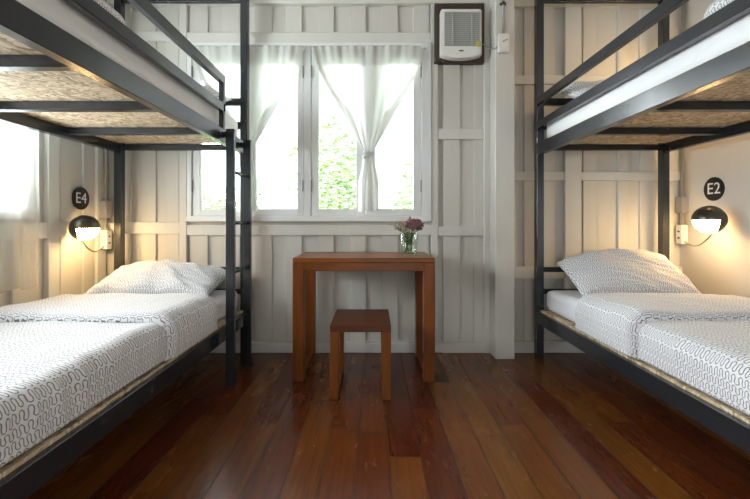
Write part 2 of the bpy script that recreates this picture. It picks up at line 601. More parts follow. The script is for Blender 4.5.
D = 2.892
bm = bmesh.new()
cx0, cx1 = PX(187.5, D), PX(431, D)
box(bm, cx0, PX(192, D), D - 0.012, 3.0, PZ(219, D), 2.298, 0.003)
box(bm, PX(421.5, D), cx1, D - 0.012, 3.0, PZ(219, D), 2.298, 0.003)
box(bm, PX(303.5, D), PX(311, D), D - 0.004, 3.0, PZ(217, D), 2.29, 0.003)
box(bm, cx0, cx1, D - 0.02, 3.0, PZ(221.5, D), PZ(216, D), 0.003)
box(bm, cx0 + 0.003, cx1 - 0.003, D - 0.009, 2.995, PZ(46, D), 2.2995, 0.003)
w1 = struct('window_1', bm, 'window_paint')
cas = [(192.3, 246.8, 200, 238.5), (247.2, 303.2, 255.5, 297), (311.3, 365.6, 318.5, 356), (366.2, 421.2, 375, 413)]
for k, (a, b, g0, g1) in enumerate(cas):
    bm = bmesh.new()
    X0, X1, G0, G1 = PX(a, D), PX(b, D), PX(g0, D), PX(g1, D)
    Z0, Z1, GZ0, GZ1 = PZ(216, D), PZ(46.3, D), PZ(209, D), PZ(60, D)
    rectframe(bm, X0, X1, Z0, Z1, G0 - X0, X1 - G1, GZ0 - Z0, Z1 - GZ1, D + 0.002, D + 0.045)
    cs = struct('casement', bm, 'window_paint', w1)
    struct('pane', B(G0 - 0.005, G1 + 0.005, D + 0.022, D + 0.026, GZ0 - 0.005, GZ1 + 0.005), 'pane_glass', cs)
    hx = PX(b - 0.3, D) if k in (1, 3) else PX(a + 0.3, D)
    for hy in (186, 72):
        struct('hinge', B(hx - 0.0035, hx + 0.0035, D - 0.014, D - 0.002, PZ(hy + 6, D), PZ(hy - 6, D), 0.002), 'hinge_metal', cs)
bm = bmesh.new()
for (a, b, g0, g1) in cas:
    tube(bm, [(PX(g0, 3.02), 3.02, PZ(130, D)), (PX(g1, 3.02), 3.02, PZ(130, D))], 0.004, 6)
struct('window_bar', bm, 'iron_bar', w1)

# left window
bm = bmesh.new()
for z0, z1 in ((0.985, 1.045), (2.20, 2.27)):
    box(bm, XL - 0.09, -1.985, LY0 - 0.07, LY1 + 0.07, z0, z1, 0.003)
for y0, y1 in ((LY0 - 0.07, LY0 + 0.01), (LY1 - 0.01, LY1 + 0.07)):
    box(bm, XL - 0.09, -1.985, y0, y1, 1.045, 2.20, 0.003)
ym = (LY0 + LY1) / 2
box(bm, XL - 0.09, -1.99, ym - 0.035, ym + 0.035, 1.045, 2.20, 0.003)
w2 = struct('window_2', bm, 'window_paint')
for y0, y1 in ((LY0 + 0.012, ym - 0.037), (ym + 0.037, LY1 - 0.012)):
    bm = bmesh.new()
    xa, xb = XL - 0.07, XL - 0.03
    box(bm, xa, xb, y0, y0 + 0.05, 1.047, 2.198, 0.003); box(bm, xa, xb, y1 - 0.05, y1, 1.047, 2.198, 0.003)
    box(bm, xa, xb, y0 + 0.05, y1 - 0.05, 1.047, 1.10, 0.003); box(bm, xa, xb, y0 + 0.05, y1 - 0.05, 2.15, 2.198, 0.003)
    cs = struct('casement', bm, 'window_paint', w2)
    struct('pane', B(xa + 0.018, xa + 0.022, y0 + 0.045, y1 - 0.045, 1.095, 2.155), 'pane_glass', cs)

# outdoors
struct('ground', B(-14, 14, 3.4, 30, -0.75, -0.6), 'outdoor_ground')


def shrub(name, x, y, rad, height, label, seed, nleaf):
    rnd = random.Random(seed)
    r = thing(name, label, 'shrub', (x, y, -0.6), 'shrubs outside the back window')
    bm = bmesh.new()
    for k in range(nleaf):
        a = rnd.uniform(0, 2 * PI); q = rnd.random() ** 0.45 * rad
        zc = rnd.random() ** 0.9
        wob = 1 + 0.35 * nz(math.cos(a) * 1.5 + seed, math.sin(a) * 1.5, zc * 3)
        p = Vector((x + q * math.cos(a) * wob * (1 - 0.35 * zc), y + q * math.sin(a) * (1 - 0.35 * zc), -0.5 + height * zc * wob))
        s = rnd.uniform(0.035, 0.08)
        R = Matrix.Rotation(rnd.uniform(0, 6.28), 3, 'Z') @ Matrix.Rotation(rnd.uniform(-1.2, 1.2), 3, 'X')
        q4 = [Vector((-s, 0, 0)), Vector((0, -s * 0.4, 0.01)), Vector((s, 0, 0)), Vector((0, s * 0.4, 0.01))]
        bm.faces.new([bm.verts.new(p + R @ v) for v in q4])
    obj('foliage', bm, 'leaf_green', r)
    bm = bmesh.new()
    for k in range(7):
        a = k * 0.9 + seed
        tube(bm, [(x, y, -0.6), (x + 0.3 * rad * math.cos(a), y + 0.3 * rad * math.sin(a), 0.1 * height),
                  (x + 0.7 * rad * math.cos(a), y + 0.6 * rad * math.sin(a), -0.5 + 0.75 * height)], [0.03, 0.02, 0.008], 6)
    obj('branches', bm, 'bark', r)


shrub('shrub', -0.75, 6.4, 0.80, 2.7, 'green leafy shrub outside, behind the left pane of the knotted-curtain window', 3, 4200)
shrub('shrub', 1.05, 6.9, 0.80, 2.3, 'green leafy shrub outside, low behind the pane nearest the extractor fan', 5, 3800)
shrub('shrub', -2.7, 6.9, 0.90, 2.0, 'pale low shrub outside, behind the window half nearest the ladder', 9, 3800)


# ================================================================== CURTAINS
def v_curtain(cx, label):
    y = 2.850
    r = thing('curtain', label, 'curtain', (cx, y, 1.05))
    ztop, zsh, ztie, zbot = 2.255, 2.09, 1.475, 1.05

    def half(z):
        if z > zsh: return 0.372 + 0.035 * ((z - zsh) / (ztop - zsh)) ** 0.7
        if z > ztie: return 0.030 + (0.372 - 0.030) * ((z - ztie) / (zsh - ztie)) ** 1.02
        q = (ztie - z) / (ztie - zbot)
        return 0.032 + 0.040 * min(1, q * 2.0)

    def pt(side, off=0.0):
        def fn(u, v):
            z = ztop + (zbot - ztop) * v
            h = half(z)
            x = side * h * u
            conv = h / 0.37
            gather = max(0, (z - 2.03) / 0.22)
            fold = 0.004 * math.sin(u * 44 + side) * gather + (0.002 + 0.006 * min(1, conv)) * math.sin(u * 17 + 2.0 * side + z)
            if z < ztie:
                fold = 0.009 * math.sin(u * 9 + side * 1.3 + 2.5 * z)
            zz = z
            if v > 0.98: zz += 0.006 * math.sin(u * 30)
            if v < 0.01: zz += 0.005 * math.sin(u * 44)
            return Vector((cx + x + 0.004 * nz(z * 5, u * 4, side), y - 0.002 * side + fold - off, zz))
        return fn

    for side in (-1, 1):
        bm = bmesh.new()
        grid(bm, 60, 70, pt(side), lambda u, v: (u, v))
        obj('curtain_panel', bm, 'sheer', r, True)
        # doubled hem along the slanting edge
        bm = bmesh.new()
        f0 = pt(side, 0.005)
        grid(bm, 5, 60, lambda u, v: f0(1 - 0.022 * (1 - u) / max(0.06, half(ztop + (zbot - ztop) * v)), v * 0.66), lambda u, v: (u, v))
        obj('hem', bm, 'sheer', r, True)
        # gathered heading
        bm = bmesh.new()
        grid(bm, 60, 10, lambda u, v: f0(u, v * 0.115), lambda u, v: (u, v * 0.2))
        obj('heading', bm, 'sheer', r, True)
    bm = bmesh.new()
    for k in range(3):
        pts = [(cx + 0.034 * math.cos(a), y - 0.004 + 0.020 * math.sin(a), ztie - 0.012 * k + 0.01 * math.sin(a + k)) for a in [i * 2 * PI / 16 for i in range(17)]]
        tube(bm, pts, 0.009, 8)
    obj('knot', bm, 'sheer', r, True)
    bm = bmesh.new()
    tube(bm, [(cx - 0.42, y + 0.015, 2.245), (cx + 0.42, y + 0.015, 2.245)], 0.006, 8)
    for s in (-1, 1):
        tube(bm, [(cx + s * 0.41, y + 0.015, 2.245), (cx + s * 0.41, 2.882, 2.245)], 0.005, 8)
    obj('curtain_rod', bm, 'window_paint', r, True)


v_curtain(PX(368.5, 2.85), 'white sheer curtain knotted in a V above the wooden table')
v_curtain(PX(247, 2.85), 'white sheer curtain knotted in a V behind the ladder')

# curtain of the left window
r = thing('curtain', 'long white sheer curtain over the left-hand wall window beside the bed', 'curtain', (-1.945, 1.6, 0.58))
bm = bmesh.new()


def lc(u, v):
    y = 0.12 + (2.27 - 0.12) * u
    z = 2.30 + (0.60 - 2.30) * v
    x = -1.945 + (0.014 + 0.008 * v) * math.sin(u * 110 + 1.5 * nz(v * 2, u * 3)) + 0.01 * nz(u * 9, v * 3)
    if v > 0.97: z += 0.012 * math.sin(u * 90) * 1.0
    return Vector((x, y + 0.01 * nz(v * 6, u * 5) - 0.02 * v * (u > 0.98), z))


grid(bm, 160, 60, lc, lambda u, v: (u * 2, v))
obj('curtain_panel', bm, 'sheer_open', r, True)
bm = bmesh.new()
tube(bm, [(-1.945, 0.08, 2.31), (-1.945, 2.31, 2.31)], 0.007, 8)
for yy in (0.10, 2.29):
    tube(bm, [(-1.945, yy, 2.31), (XL, yy, 2.31)], 0.005, 8)
obj('curtain_rod', bm, 'window_paint', r, True)


# ================================================================== BEDS
HEADY, FOOTY = 2.825, 0.82


def bunk(side, xo, xi, label):
    """side: +1 right bed, -1 left bed; xo outer (aisle) face, xi wall face"""
    r = thing('bunk_bed', label, 'bunk bed', ((xo + xi) / 2, (HEADY + FOOTY) / 2, 0))
    s = side

    def bx(d0, d1, y0, y1, z0, z1, bev=0.002):       # d measured from the aisle face towards the wall
        a, b = xo + s * d0, xo + s * d1
        return B(min(a, b), max(a, b), y0, y1, z0, z1, bev)

    w = abs(xi - xo)
    for d0 in (0, w - 0.05):
        for y0 in (FOOTY, HEADY - 0.05):
            obj('post', bx(d0, d0 + 0.05, y0, y0 + 0.05, 0, 2.595), 'steel', r)
    ya, yb = FOOTY + 0.05, HEADY - 0.05
    for zt in (0.332, 1.530):
        obj('side_beam', bx(0, 0.04, ya, yb, zt - 0.082, zt), 'steel', r)
        obj('side_beam', bx(w - 0.04, w, ya, yb, zt - 0.062, zt), 'steel', r)
        for yc in (FOOTY + 0.03, 1.32, 1.82, 2.32, 2.82):
            a = 0.04 if ya < yc < yb else 0.05
            obj('crossbar', bx(a, w - a, yc - 0.02, yc + 0.02, zt - 0.042, zt - 0.001), 'steel', r)
        obj('bed_board', bx(0.024, w - 0.024, ya + 0.002, yb - 0.002, zt, zt + 0.012, 0), 'osb', r)
    for yc in (FOOTY + 0.025, HEADY - 0.025):
        for z0, h in ((0.455, 0.035), (0.612, 0.035), (1.635, 0.05), (1.805, 0.05), (2.545, 0.05)):
            obj('end_rail', bx(0.05, w - 0.05, yc - 0.015, yc + 0.015, z0, z0 + h), 'steel', r)
    yg = 2.37 if side < 0 else yb
    obj('guard_rail', bx(0, 0.03, ya, yg, 1.805, 1.855), 'steel', r)
    obj('guard_rail', bx(0, 0.03, ya, yg, 1.635, 1.685), 'steel', r)
    if side < 0:
        obj('guard_upright', bx(0, 0.03, yg - 0.03, yg, 1.53, 1.806), 'steel', r)
    return r


RXO, RXI = 1.160, 2.105
LXO, LXI = -0.902, -1.852
bunk(1, RXO, RXI, 'dark steel bunk bed against the plain right-hand wall under sign E2')
bunk(-1, LXO, LXI, 'dark steel bunk bed beside the left window, with a ladder')

# ladder
r = thing('bed_ladder', 'dark steel ladder hooked to the side of the left bunk bed', 'ladder', (-0.85, 2.475, 0))
LX0, LX1 = -0.878, -0.828
for y0, y1 in ((2.305, 2.337), (2.612, 2.644)):
    obj('ladder_rail', B(LX0, LX1, y0, y1, 0, 1.522, 0.003), 'steel', r)
    obj('hook', B(-0.9015, LX0 + 0.001, y0 + 0.004, y1 - 0.004, 1.47, 1.505, 0.002), 'steel', r)
for z in (1.275, 0.965, 0.665, 0.365):
    bm = bmesh.new()
    tube(bm, [(-0.853, 2.336, z), (-0.853, 2.613, z)], 0.011, 12)
    obj('rung', bm, 'steel', r, True)


# ------------------------------------------------------------------ bedding
def soft_box(bm, x0, x1, y0, y1, z0, z1, rad, amp, seed):
    """rounded mattress shape as a subdivided super-ellipsoid-like box"""
    r = bmesh.ops.create_cube(bm, size=2.0)
    bmesh.ops.subdivide_edges(bm, edges=bm.edges[:], cuts=28, use_grid_fill=True)
    hx, hy, hz = (x1 - x0) / 2, (y1 - y0) / 2, (z1 - z0) / 2
    c = Vector(((x0 + x1) / 2, (y0 + y1) / 2, (z0 + z1) / 2))
    for v in bm.verts:
        # redistribute so that the rounded rim gets vertices
        q = [math.copysign(abs(a) ** 0.75, a) for a in v.co]
        p = Vector((q[0] * hx, q[1] * hy, q[2] * hz))
        core = Vector((max(-hx + rad, min(hx - rad, p.x)), max(-hy + rad, min(hy - rad, p.y)), max(-hz + rad, min(hz - rad, p.z))))
        d = p - core
        if d.length > 1e-6:
            p = core + d.normalized() * rad if d.length > rad * 0.5 else p
        p += c
        n = nz(p.x * 5 + seed, p.y * 4, p.z * 9)
        if p.z > c.z: p.z += amp * n
        p.x -= math.copysign(1, d.x) * amp * 0.5 * abs(n) if abs(d.x) > 1e-4 else 0
        v.co = p


def mattress(side, xo, zb, label):
    a, b = xo + side * 0.05, xo + side * 0.90
    bm = bmesh.new()
    soft_box(bm, min(a, b), max(a, b), 0.885, 2.775, zb + 0.0005, zb + 0.150, 0.045, 0.004, side * 3 + zb)
    o = obj('mattress', bm, 'white_sheet', None, True, at=((a + b) / 2, 1.83, zb))
    tag(o, label, 'mattress', None)


mattress(1, RXO, 0.344, 'white-sheeted mattress on the lower level of the right-hand bunk')
mattress(-1, LXO, 0.344, 'white-sheeted mattress on the lower level of the left-hand bunk')
mattress(1, RXO, 1.542, 'white mattress seen under the guard rail of the right-hand upper bunk')
mattress(-1, LXO, 1.542, 'greyish white mattress behind the guard rail of the left-hand upper bunk')


def drape(side, xo, d_out, d_in, ztop, zlo, y0, y1, thick, rad, nu, nv, seed, uv0=0.0, fold=0.006):
    """a quilt sheet: along y (u) and across x (v); v=0 at the bottom of the aisle side"""
    hside = ztop - zlo - rad
    wtop = (d_in - d_out) - rad
    Ltot = hside + rad * PI / 2 + wtop
    hi = 0.05

    def base(v):
        s = v * Ltot
        if s < hside: return d_out, zlo + s, (-1, 0)
        if s < hside + rad * PI / 2:
            a = (s - hside) / rad
            return d_out + rad - rad * math.cos(a), ztop - rad + rad * math.sin(a), (-math.cos(a), math.sin(a))
        return d_out + rad + (s - hside - rad * PI / 2), ztop, (0, 1)

    def cl(u):
        return u - 0.93 * math.sin(2 * PI * u) / (2 * PI)

    def fn(u, v):
        u = cl(u)
        y = y0 + (y1 - y0) * u
        d, z, n = base(v)
        e = min(1.0, min(u, 1 - u) * (y1 - y0) / 0.035)
        rim = math.sqrt(max(0.0, 1 - (1 - e) ** 2))
        e2 = min(1.0, (1 - v) * Ltot / 0.03, )
        e3 = min(1.0, v * Ltot / 0.015 + 0.25)
        off = thick * rim * math.sqrt(max(0, 1 - (1 - e2) ** 2)) * e3
        puff = 0.010 * nz(y * 4.3 + seed, d * 6, z * 5) + 0.004 * nz(y * 14, d * 16 + seed, z * 9)
        sidew = max(0.0, -n[0])
        wr = fold * sidew * (nz(y * 22 + seed, z * 2.2, 1.0) + 0.6 * nz(y * 45, z * 3 + seed, 4.0)) * (0.5 + 0.5 * nz(y * 2, seed) + 0.4)
        top = 0.010 * max(0, n[1]) * nz(y * 3 + seed, d * 2.5, 7.7)
        o = off * (1 + 0) + (puff * 0.8 + wr + top) * rim * min(1, v * 8 + 0.2) * e2
        o = max(o, 0.002)
        return Vector((xo + side * (d + n[0] * o), y, z + n[1] * o))

    bm = bmesh.new()
    grid(bm, nu, nv, fn, lambda u, v: (y0 + (y1 - y0) * cl(u) + uv0 + (0.03 * max(0, 1 - cl(1 - u) * (y1 - y0) / 0.035) - 0.03 * max(0, 1 - cl(u) * (y1 - y0) / 0.035)), v * Ltot))
    # underside
    ctr = []
    return bm


def duvet(side, xo, zm, d_out, zlo, y0, y1, yfold, label, seed, fold=0.006):
    r = thing('duvet', label, 'duvet', (xo + side * 0.45, (y0 + y1) / 2, zm))
    bm = drape(side, xo, d_out + 0.018, 0.90, zm + 0.006, zlo, y0, y1, 0.022, 0.05, 170, 84, seed, 0.0, fold)
    c = obj('quilt', bm, 'meander_fabric', r, True)
    sd = c.modifiers.new('thickness', 'SOLIDIFY'); sd.thickness = 0.004; sd.offset = -1 if side < 0 else -1
    if yfold:
        bm = drape(side, xo, d_out + 0.006, 0.895, zm + 0.026, zlo, yfold, y1 + 0.012, 0.042, 0.055, 80, 84, seed + 5, 0.37, fold)
        c = obj('folded_edge', bm, 'meander_fabric', r, True)


duvet(1, RXO, 0.496, 0.026, 0.350, 0.87, 2.24, 1.75, 'meander-print duvet with its edge folded back, on the right-hand lower bed', 2.0)
duvet(-1, LXO, 0.496, 0.026, 0.350, 0.87, 2.24, 1.735, 'meander-print duvet with its edge folded back, on the left-hand lower bed', 8.0, 0.016)
duvet(1, RXO, 1.748, 0.036, 1.700, 0.90, 1.43, None, 'meander-print duvet showing above the rail of the right-hand upper bunk', 4.0)
duvet(-1, LXO, 1.742, 0.036, 1.700, 0.90, 1.49, None, 'meander-print duvet showing above the rail of the left-hand upper bunk', 6.0)


def pillow(cx, cy, cz, w, l, th, tilt, rz, mat, label, seed, a0=0.0, droop=0.0):
    bm = bmesh.new()
    R = Matrix.Rotation(rz, 3, 'Z') @ Matrix.Rotation(tilt, 3, 'X')
    N = 56

    def mk(sgn):
        def fn(u, v):
            a, b = u * 2 - 1, v * 2 - 1
            pin = 1 - 0.07 * (abs(a) ** 3) * (1 - abs(b) ** 2) * 0.6 - 0.0
            pin2 = 1 - 0.09 * (1 - abs(a) ** 2) * abs(b) ** 3
            t = th * (max(0.0, 1 - abs(a) ** 2.6) ** 0.55) * (max(0.0, 1 - abs(b) ** 2.6) ** 0.55)
            edge = min(1, (1 - abs(a)) * 8) * min(1, (1 - abs(b)) * 8)
            wr = 0.020 * nz(a * 3 + seed, b * 2.2 + a * 2, sgn) + 0.013 * nz(a * 3 + seed, b * 8 + a * 5, sgn) + 0.008 * (1 - edge) * nz(a * 11 + seed, b * 11)
            zz = sgn * (0.5 * t) + wr * (edge * 0.9 + 0.1)
            if sgn < 0: zz = max(zz, -0.5 * t) * 0.8
            return Vector((cx, cy, cz - droop * (a - a0) ** 2 * (b + 1) / 2 + 0.012 * nz(a * 1.6 + seed, b * 1.6) * edge)) + R @ Vector((a * w / 2 * pin, b * l / 2 * pin2, zz))
        return fn
    grid(bm, N, N, mk(1), lambda u, v: (u * w, v * l))
    grid(bm, N, N, mk(-1), lambda u, v: (u * w + 0.01, v * l))
    bmesh.ops.remove_doubles(bm, verts=bm.verts, dist=0.0025)
    o = obj('pillow', bm, mat, None, True, at=(cx, cy, cz))
    tag(o, label, 'pillow')


pillow(1.61, 2.50, 0.645, 0.71, 0.47, 0.17, math.radians(33), math.radians(-3), 'meander_fabric', 'meander-print pillow propped against the head of the right-hand lower bed', 1.0, 0.25, 0.055)
pillow(-1.375, 2.55, 0.596, 0.76, 0.48, 0.17, math.radians(17), math.radians(1), 'meander_fabric', 'plump meander-print pillow at the head of the left-hand lower bed', 5.0, -0.35, 0.03)
pillow(1.60, 2.52, 1.80, 0.70, 0.46, 0.15, math.radians(24), 0, 'meander_fabric', 'meander-print pillow seen behind the guard rail of the right-hand upper bunk', 9.0)
pillow(-1.37, 2.50, 1.775, 0.76, 0.46, 0.16, math.radians(12), 0, 'meander_fabric', 'meander-print pillow seen behind the guard rail of the left-hand upper bunk', 13.0)

# ================================================================== TABLE AND STOOL
TX0, TX1, TY0, TY1, TZ = -0.494, 0.370, 2.364, 2.862, 0.752
r = thing('side_table', 'reddish brown wooden table standing under the window', 'table', ((TX0 + TX1) / 2, (TY0 + TY1) / 2, 0))
obj('tabletop', B(TX0, TX1, TY0, TY1, TZ - 0.03, TZ, 0.003), 'teak_across', r)
for x0 in (TX0, TX1 - 0.068):
    for y0 in (TY0, TY1 - 0.07):
        obj('leg', B(x0, x0 + 0.068, y0, y0 + 0.07, 0, TZ - 0.03, 0.003), 'teak_upright', r)
    obj('floor_runner', B(x0 + 0.012, x0 + 0.056, TY0 + 0.07, TY1 - 0.07, 0, 0.035, 0.003), 'teak_deep', r)
    obj('apron', B(x0 + 0.01, x0 + 0.058, TY0 + 0.07, TY1 - 0.07, TZ - 0.08, TZ - 0.03, 0.002), 'teak_deep', r)
for y0 in (TY0 + 0.002, TY1 - 0.04):
    obj('apron', B(TX0 + 0.068, TX1 - 0.068, y0, y0 + 0.035, TZ - 0.08, TZ - 0.03, 0.002), 'teak_across', r)

SX0, SX1, SY0, SY1, SZ = -0.240, 0.093, 2.125, 2.51, 0.409
r = thing('stool', 'small dark wooden stool in front of the table', 'stool', ((SX0 + SX1) / 2, (SY0 + SY1) / 2, 0))
obj('seat', B(SX0, SX1, SY0, SY1, SZ - 0.04, SZ, 0.003), 'teak_dark', r)
for x0 in (SX0, SX1 - 0.048):
    for y0 in (SY0, SY1 - 0.05):
        obj('leg', B(x0, x0 + 0.048, y0, y0 + 0.05, 0, SZ - 0.04, 0.003), 'teak_upright', r)
    obj('floor_runner', B(x0 + 0.006, x0 + 0.042, SY0 + 0.05, SY1 - 0.05, 0, 0.035, 0.003), 'teak_deep', r)

# vase
VX, VY, VZ = 0.226, 2.52, TZ + 0.0005
r = thing('glass_vase', 'clear glass vase of water on the table corner', 'vase', (VX, VY, VZ))
bm = bmesh.new()
lathe(bm, [(0, VZ), (0.048, VZ), (0.052, VZ + 0.004), (0.054, VZ + 0.05), (0.060, VZ + 0.145), (0.0565, VZ + 0.145), (0.0505, VZ + 0.05), (0.047, VZ + 0.022), (0, VZ + 0.020)], VX, VY, 40)
obj('glass_body', bm, 'vase_glass', r, True)
bm = bmesh.new()
lathe(bm, [(0, VZ + 0.0205), (0.0465, VZ + 0.0225), (0.050, VZ + 0.05), (0.0525, VZ + 0.095), (0, VZ + 0.095)], VX, VY, 40)
obj('water', bm, 'water', r, True)
rnd = random.Random(12)
heads = [(-0.085, 0.0, 0.195, 1), (-0.068, -0.03, 0.225, 1), (-0.04, 0.01, 0.215, 1), (-0.005, -0.035, 0.225, 0), (0.012, 0.02, 0.245, 0), (0.035, -0.02, 0.240, 0),
         (0.062, 0.0, 0.235, 0), (0.085, -0.015, 0.215, 0), (0.05, -0.045, 0.205, 0), (0.02, -0.05, 0.19, 0), (-0.035, -0.045, 0.185, 1), (0.075, 0.03, 0.195, 0), (0.0, 0.0, 0.205, 1), (0.045, 0.01, 0.215, 0), (-0.02, -0.02, 0.20, 0),
         (-0.06, 0.02, 0.185, 1), (0.03, -0.04, 0.215, 0), (0.065, -0.03, 0.19, 0)]
for k, (hx, hy, hz, pale) in enumerate(heads):
    hx *= 0.92; hz -= 0.012
    px, py, pz = VX + hx, VY + hy, VZ + hz
    f = thing('flower_stem', 'cream-tinged dried flower beside the mauve ones in the glass vase' if pale else 'mauve dried flower bunched in the glass vase', 'flower',
              (px, py, pz), 'cream flowers in the vase' if pale else 'mauve flowers in the vase')
    bm = bmesh.new()
    a = rnd.uniform(0, 6.28)
    sx, sy = VX + 0.025 * math.cos(a), VY + 0.025 * math.sin(a)
    rim = (VX + hx * 0.42, VY + hy * 0.42, VZ + 0.14)
    tube(bm, [(sx, sy, VZ + 0.026), ((sx + rim[0]) / 2, (sy + rim[1]) / 2, VZ + 0.085), rim, (px, py, pz - 0.006)], 0.0022, 6)
    obj('stem', bm, 'stem_green', f, True)
    bm = bmesh.new()
    for q in range(6):
        b0 = Vector((sx, sy, VZ + 0.03)).lerp(Vector(rim), rnd.uniform(0.3, 1.0))
        aa = rnd.uniform(0, 6.28); tip = b0 + Vector((math.cos(aa) * 0.020, math.sin(aa) * 0.020, 0.02))
        if (tip.xy - Vector((VX, VY))).length > 0.047 and tip.z < VZ + 0.147:
            tip = Vector((VX, VY, tip.z)).lerp(tip, 0.55)
        sd = Vector((-math.sin(aa), math.cos(aa), 0)) * 0.005
        m = (b0 + tip) / 2
        bm.faces.new([bm.verts.new(v) for v in (b0, m + sd, tip, m - sd)])
    obj('leaves', bm, 'stem_green', f)
    bm = bmesh.new()
    for q in range(46):
        d = Vector((rnd.gauss(0, 1), rnd.gauss(0, 1), rnd.gauss(0, 1))).normalized()
        p = Vector((px, py, pz)) + Vector((d.x, d.y, d.z * 0.75)) * rnd.uniform(0.008, 0.023)
        rr = bmesh.ops.create_icosphere(bm, subdivisions=1, radius=rnd.uniform(0.0035, 0.0062))
        Rm = Matrix.Rotation(rnd.uniform(0, 6), 3, d)
        for v in rr['verts']:
            v.co = p + Rm @ Vector((v.co.x, v.co.y, v.co.z * 0.6))
    obj('flower_head', bm, 'pale_petal' if pale else 'mauve_petal', f)

# ================================================================== EXTRACTOR FAN
r = thing('wall_fan', 'white louvred extractor fan in a dark brown frame, high beside the window', 'fan', (0.64, 2.9, 2.15))
bm = bmesh.new()
FX0, FX1, FZ0, FZ1 = PX(434.5, 2.87), PX(484, 2.87) , PZ(63, 2.87), PZ(3.5, 2.87)
rectframe(bm, FX0, FX1, FZ0, FZ1, 0.06, 0.06, 0.07, 0.05, 2.862, 2.91, 0.004)
box(bm, FX0 + 0.05, FX1 - 0.05, 2.895, 2.91, FZ0 + 0.05, FZ1 - 0.04)
obj('mounting_frame', bm, 'brown_frame', r)
yf = 2.80
gx0, gx1, gz0, gz1 = PX(441, yf), PX(482, yf), PZ(57.5, yf), PZ(8.5, yf)
bm = bmesh.new()
pts = [(gx0, gz1 - 0.01), (gx0 + 0.01, gz1), (gx1 - 0.01, gz1), (gx1, gz1 - 0.01)]
for k in range(13):
    q = 1 - k / 12 * 2
    xx = (gx0 + gx1) / 2 + q * (gx1 - gx0) / 2
    pts.append((xx, gz0 + 0.025 * abs(q) ** 2.5))
fr_ = [bm.verts.new((x, yf, z)) for x, z in pts]
bk_ = [bm.verts.new((x, 2.897, z)) for x, z in pts]
bm.faces.new(fr_); bm.faces.new(bk_[::-1])
for k in range(len(pts)):
    k2 = (k + 1) % len(pts)
    bm.faces.new((fr_[k], fr_[k2], bk_[k2], bk_[k]))
bmesh.ops.bevel(bm, geom=[e for e in bm.edges if all(abs(v.co.y - yf) < 1e-5 for v in e.verts)], offset=0.008, segments=2, affect='EDGES')
obj('fan_housing', bm, 'white_plastic', r)
hx0, hx1, hz0, hz1 = PX(444.5, yf), PX(479.5, yf), PZ(46, yf), PZ(12, yf)
obj('grille_back', B(hx0, hx1, yf - 0.003, yf - 0.0005, hz0, hz1), 'grey_plastic', r)
bm = bmesh.new()
n = 17
for k in range(n):
    zc = hz0 + (hz1 - hz0) * (k + 0.5) / n
    box(bm, hx0, hx1, yf - 0.012, yf - 0.004, zc - 0.0035, zc + 0.0035)
for xx in (PX(452.5, yf), PX(471.5, yf)):
    box(bm, xx - 0.003, xx + 0.003, yf - 0.014, yf - 0.003, hz0, hz1)
obj('grille', bm, 'grille_plastic', r)
obj('sticker', B(PX(475, yf), PX(480.5, yf), yf - 0.016, yf - 0.014, PZ(47.5, yf), PZ(42, yf)), 'yellow_sticker', r)
obj('badge', B(PX(459, yf), PX(463.5, yf), yf - 0.002, yf - 0.0004, PZ(51.5, yf), PZ(50, yf)), 'dark_print', r)
bm = bmesh.new()
tube(bm, [(PX(482, 2.83), 2.83, PZ(44, 2.83)), (PX(486, 2.82), 2.82, PZ(47, 2.82)), (0.850, 2.80, PZ(49, 2.8)), (0.853, 2.752, PZ(49, 2.76)),
          (PX(499.5, 2.75), 2.75, PZ(45, 2.75)), (PX(504, 2.715), 2.712, PZ(41, 2.72)), (PX(508, 2.72), 2.722, PZ(39, 2.72))], 0.0035, 6)
obj('power_cord', bm, 'grey_plastic', r, True)

r = thing('switch_box', 'white switch box on the white pillar with a conduit above it', 'switch', (0.93, 2.74, 2.15))
obj('box_body', B(PX(499, 2.72), PX(509.5, 2.72), 2.722, 2.7545, PZ(52, 2.72), PZ(33, 2.72), 0.004), 'white_plastic', r)
bm = bmesh.new()
xx = PX(503.5, 2.74)
tube(bm, [(xx, 2.744, PZ(33.5, 2.74)), (xx, 2.744, CEIL - 0.001)], 0.008, 10)
obj('conduit', bm, 'conduit_grey', r, True)
bm = bmesh.new()
box(bm, xx - 0.022, xx + 0.022, 2.750, 2.7548, PZ(4.5, 2.74), PZ(2, 2.74))
box(bm, xx - 0.010, xx + 0.010, 2.733, 2.754, PZ(4.5, 2.74), PZ(2, 2.74))
for q in (-1, 1):
    tube(bm, [(xx + q * 0.018, 2.752, PZ(3.3, 2.74)), (xx + q * 0.018, 2.745, PZ(3.3, 2.74))], 0.005, 8)
obj('pipe_clip', bm, 'dark_metal', r)

# ================================================================== LAMPS, OUTLETS, CONDUITS, SIGNS


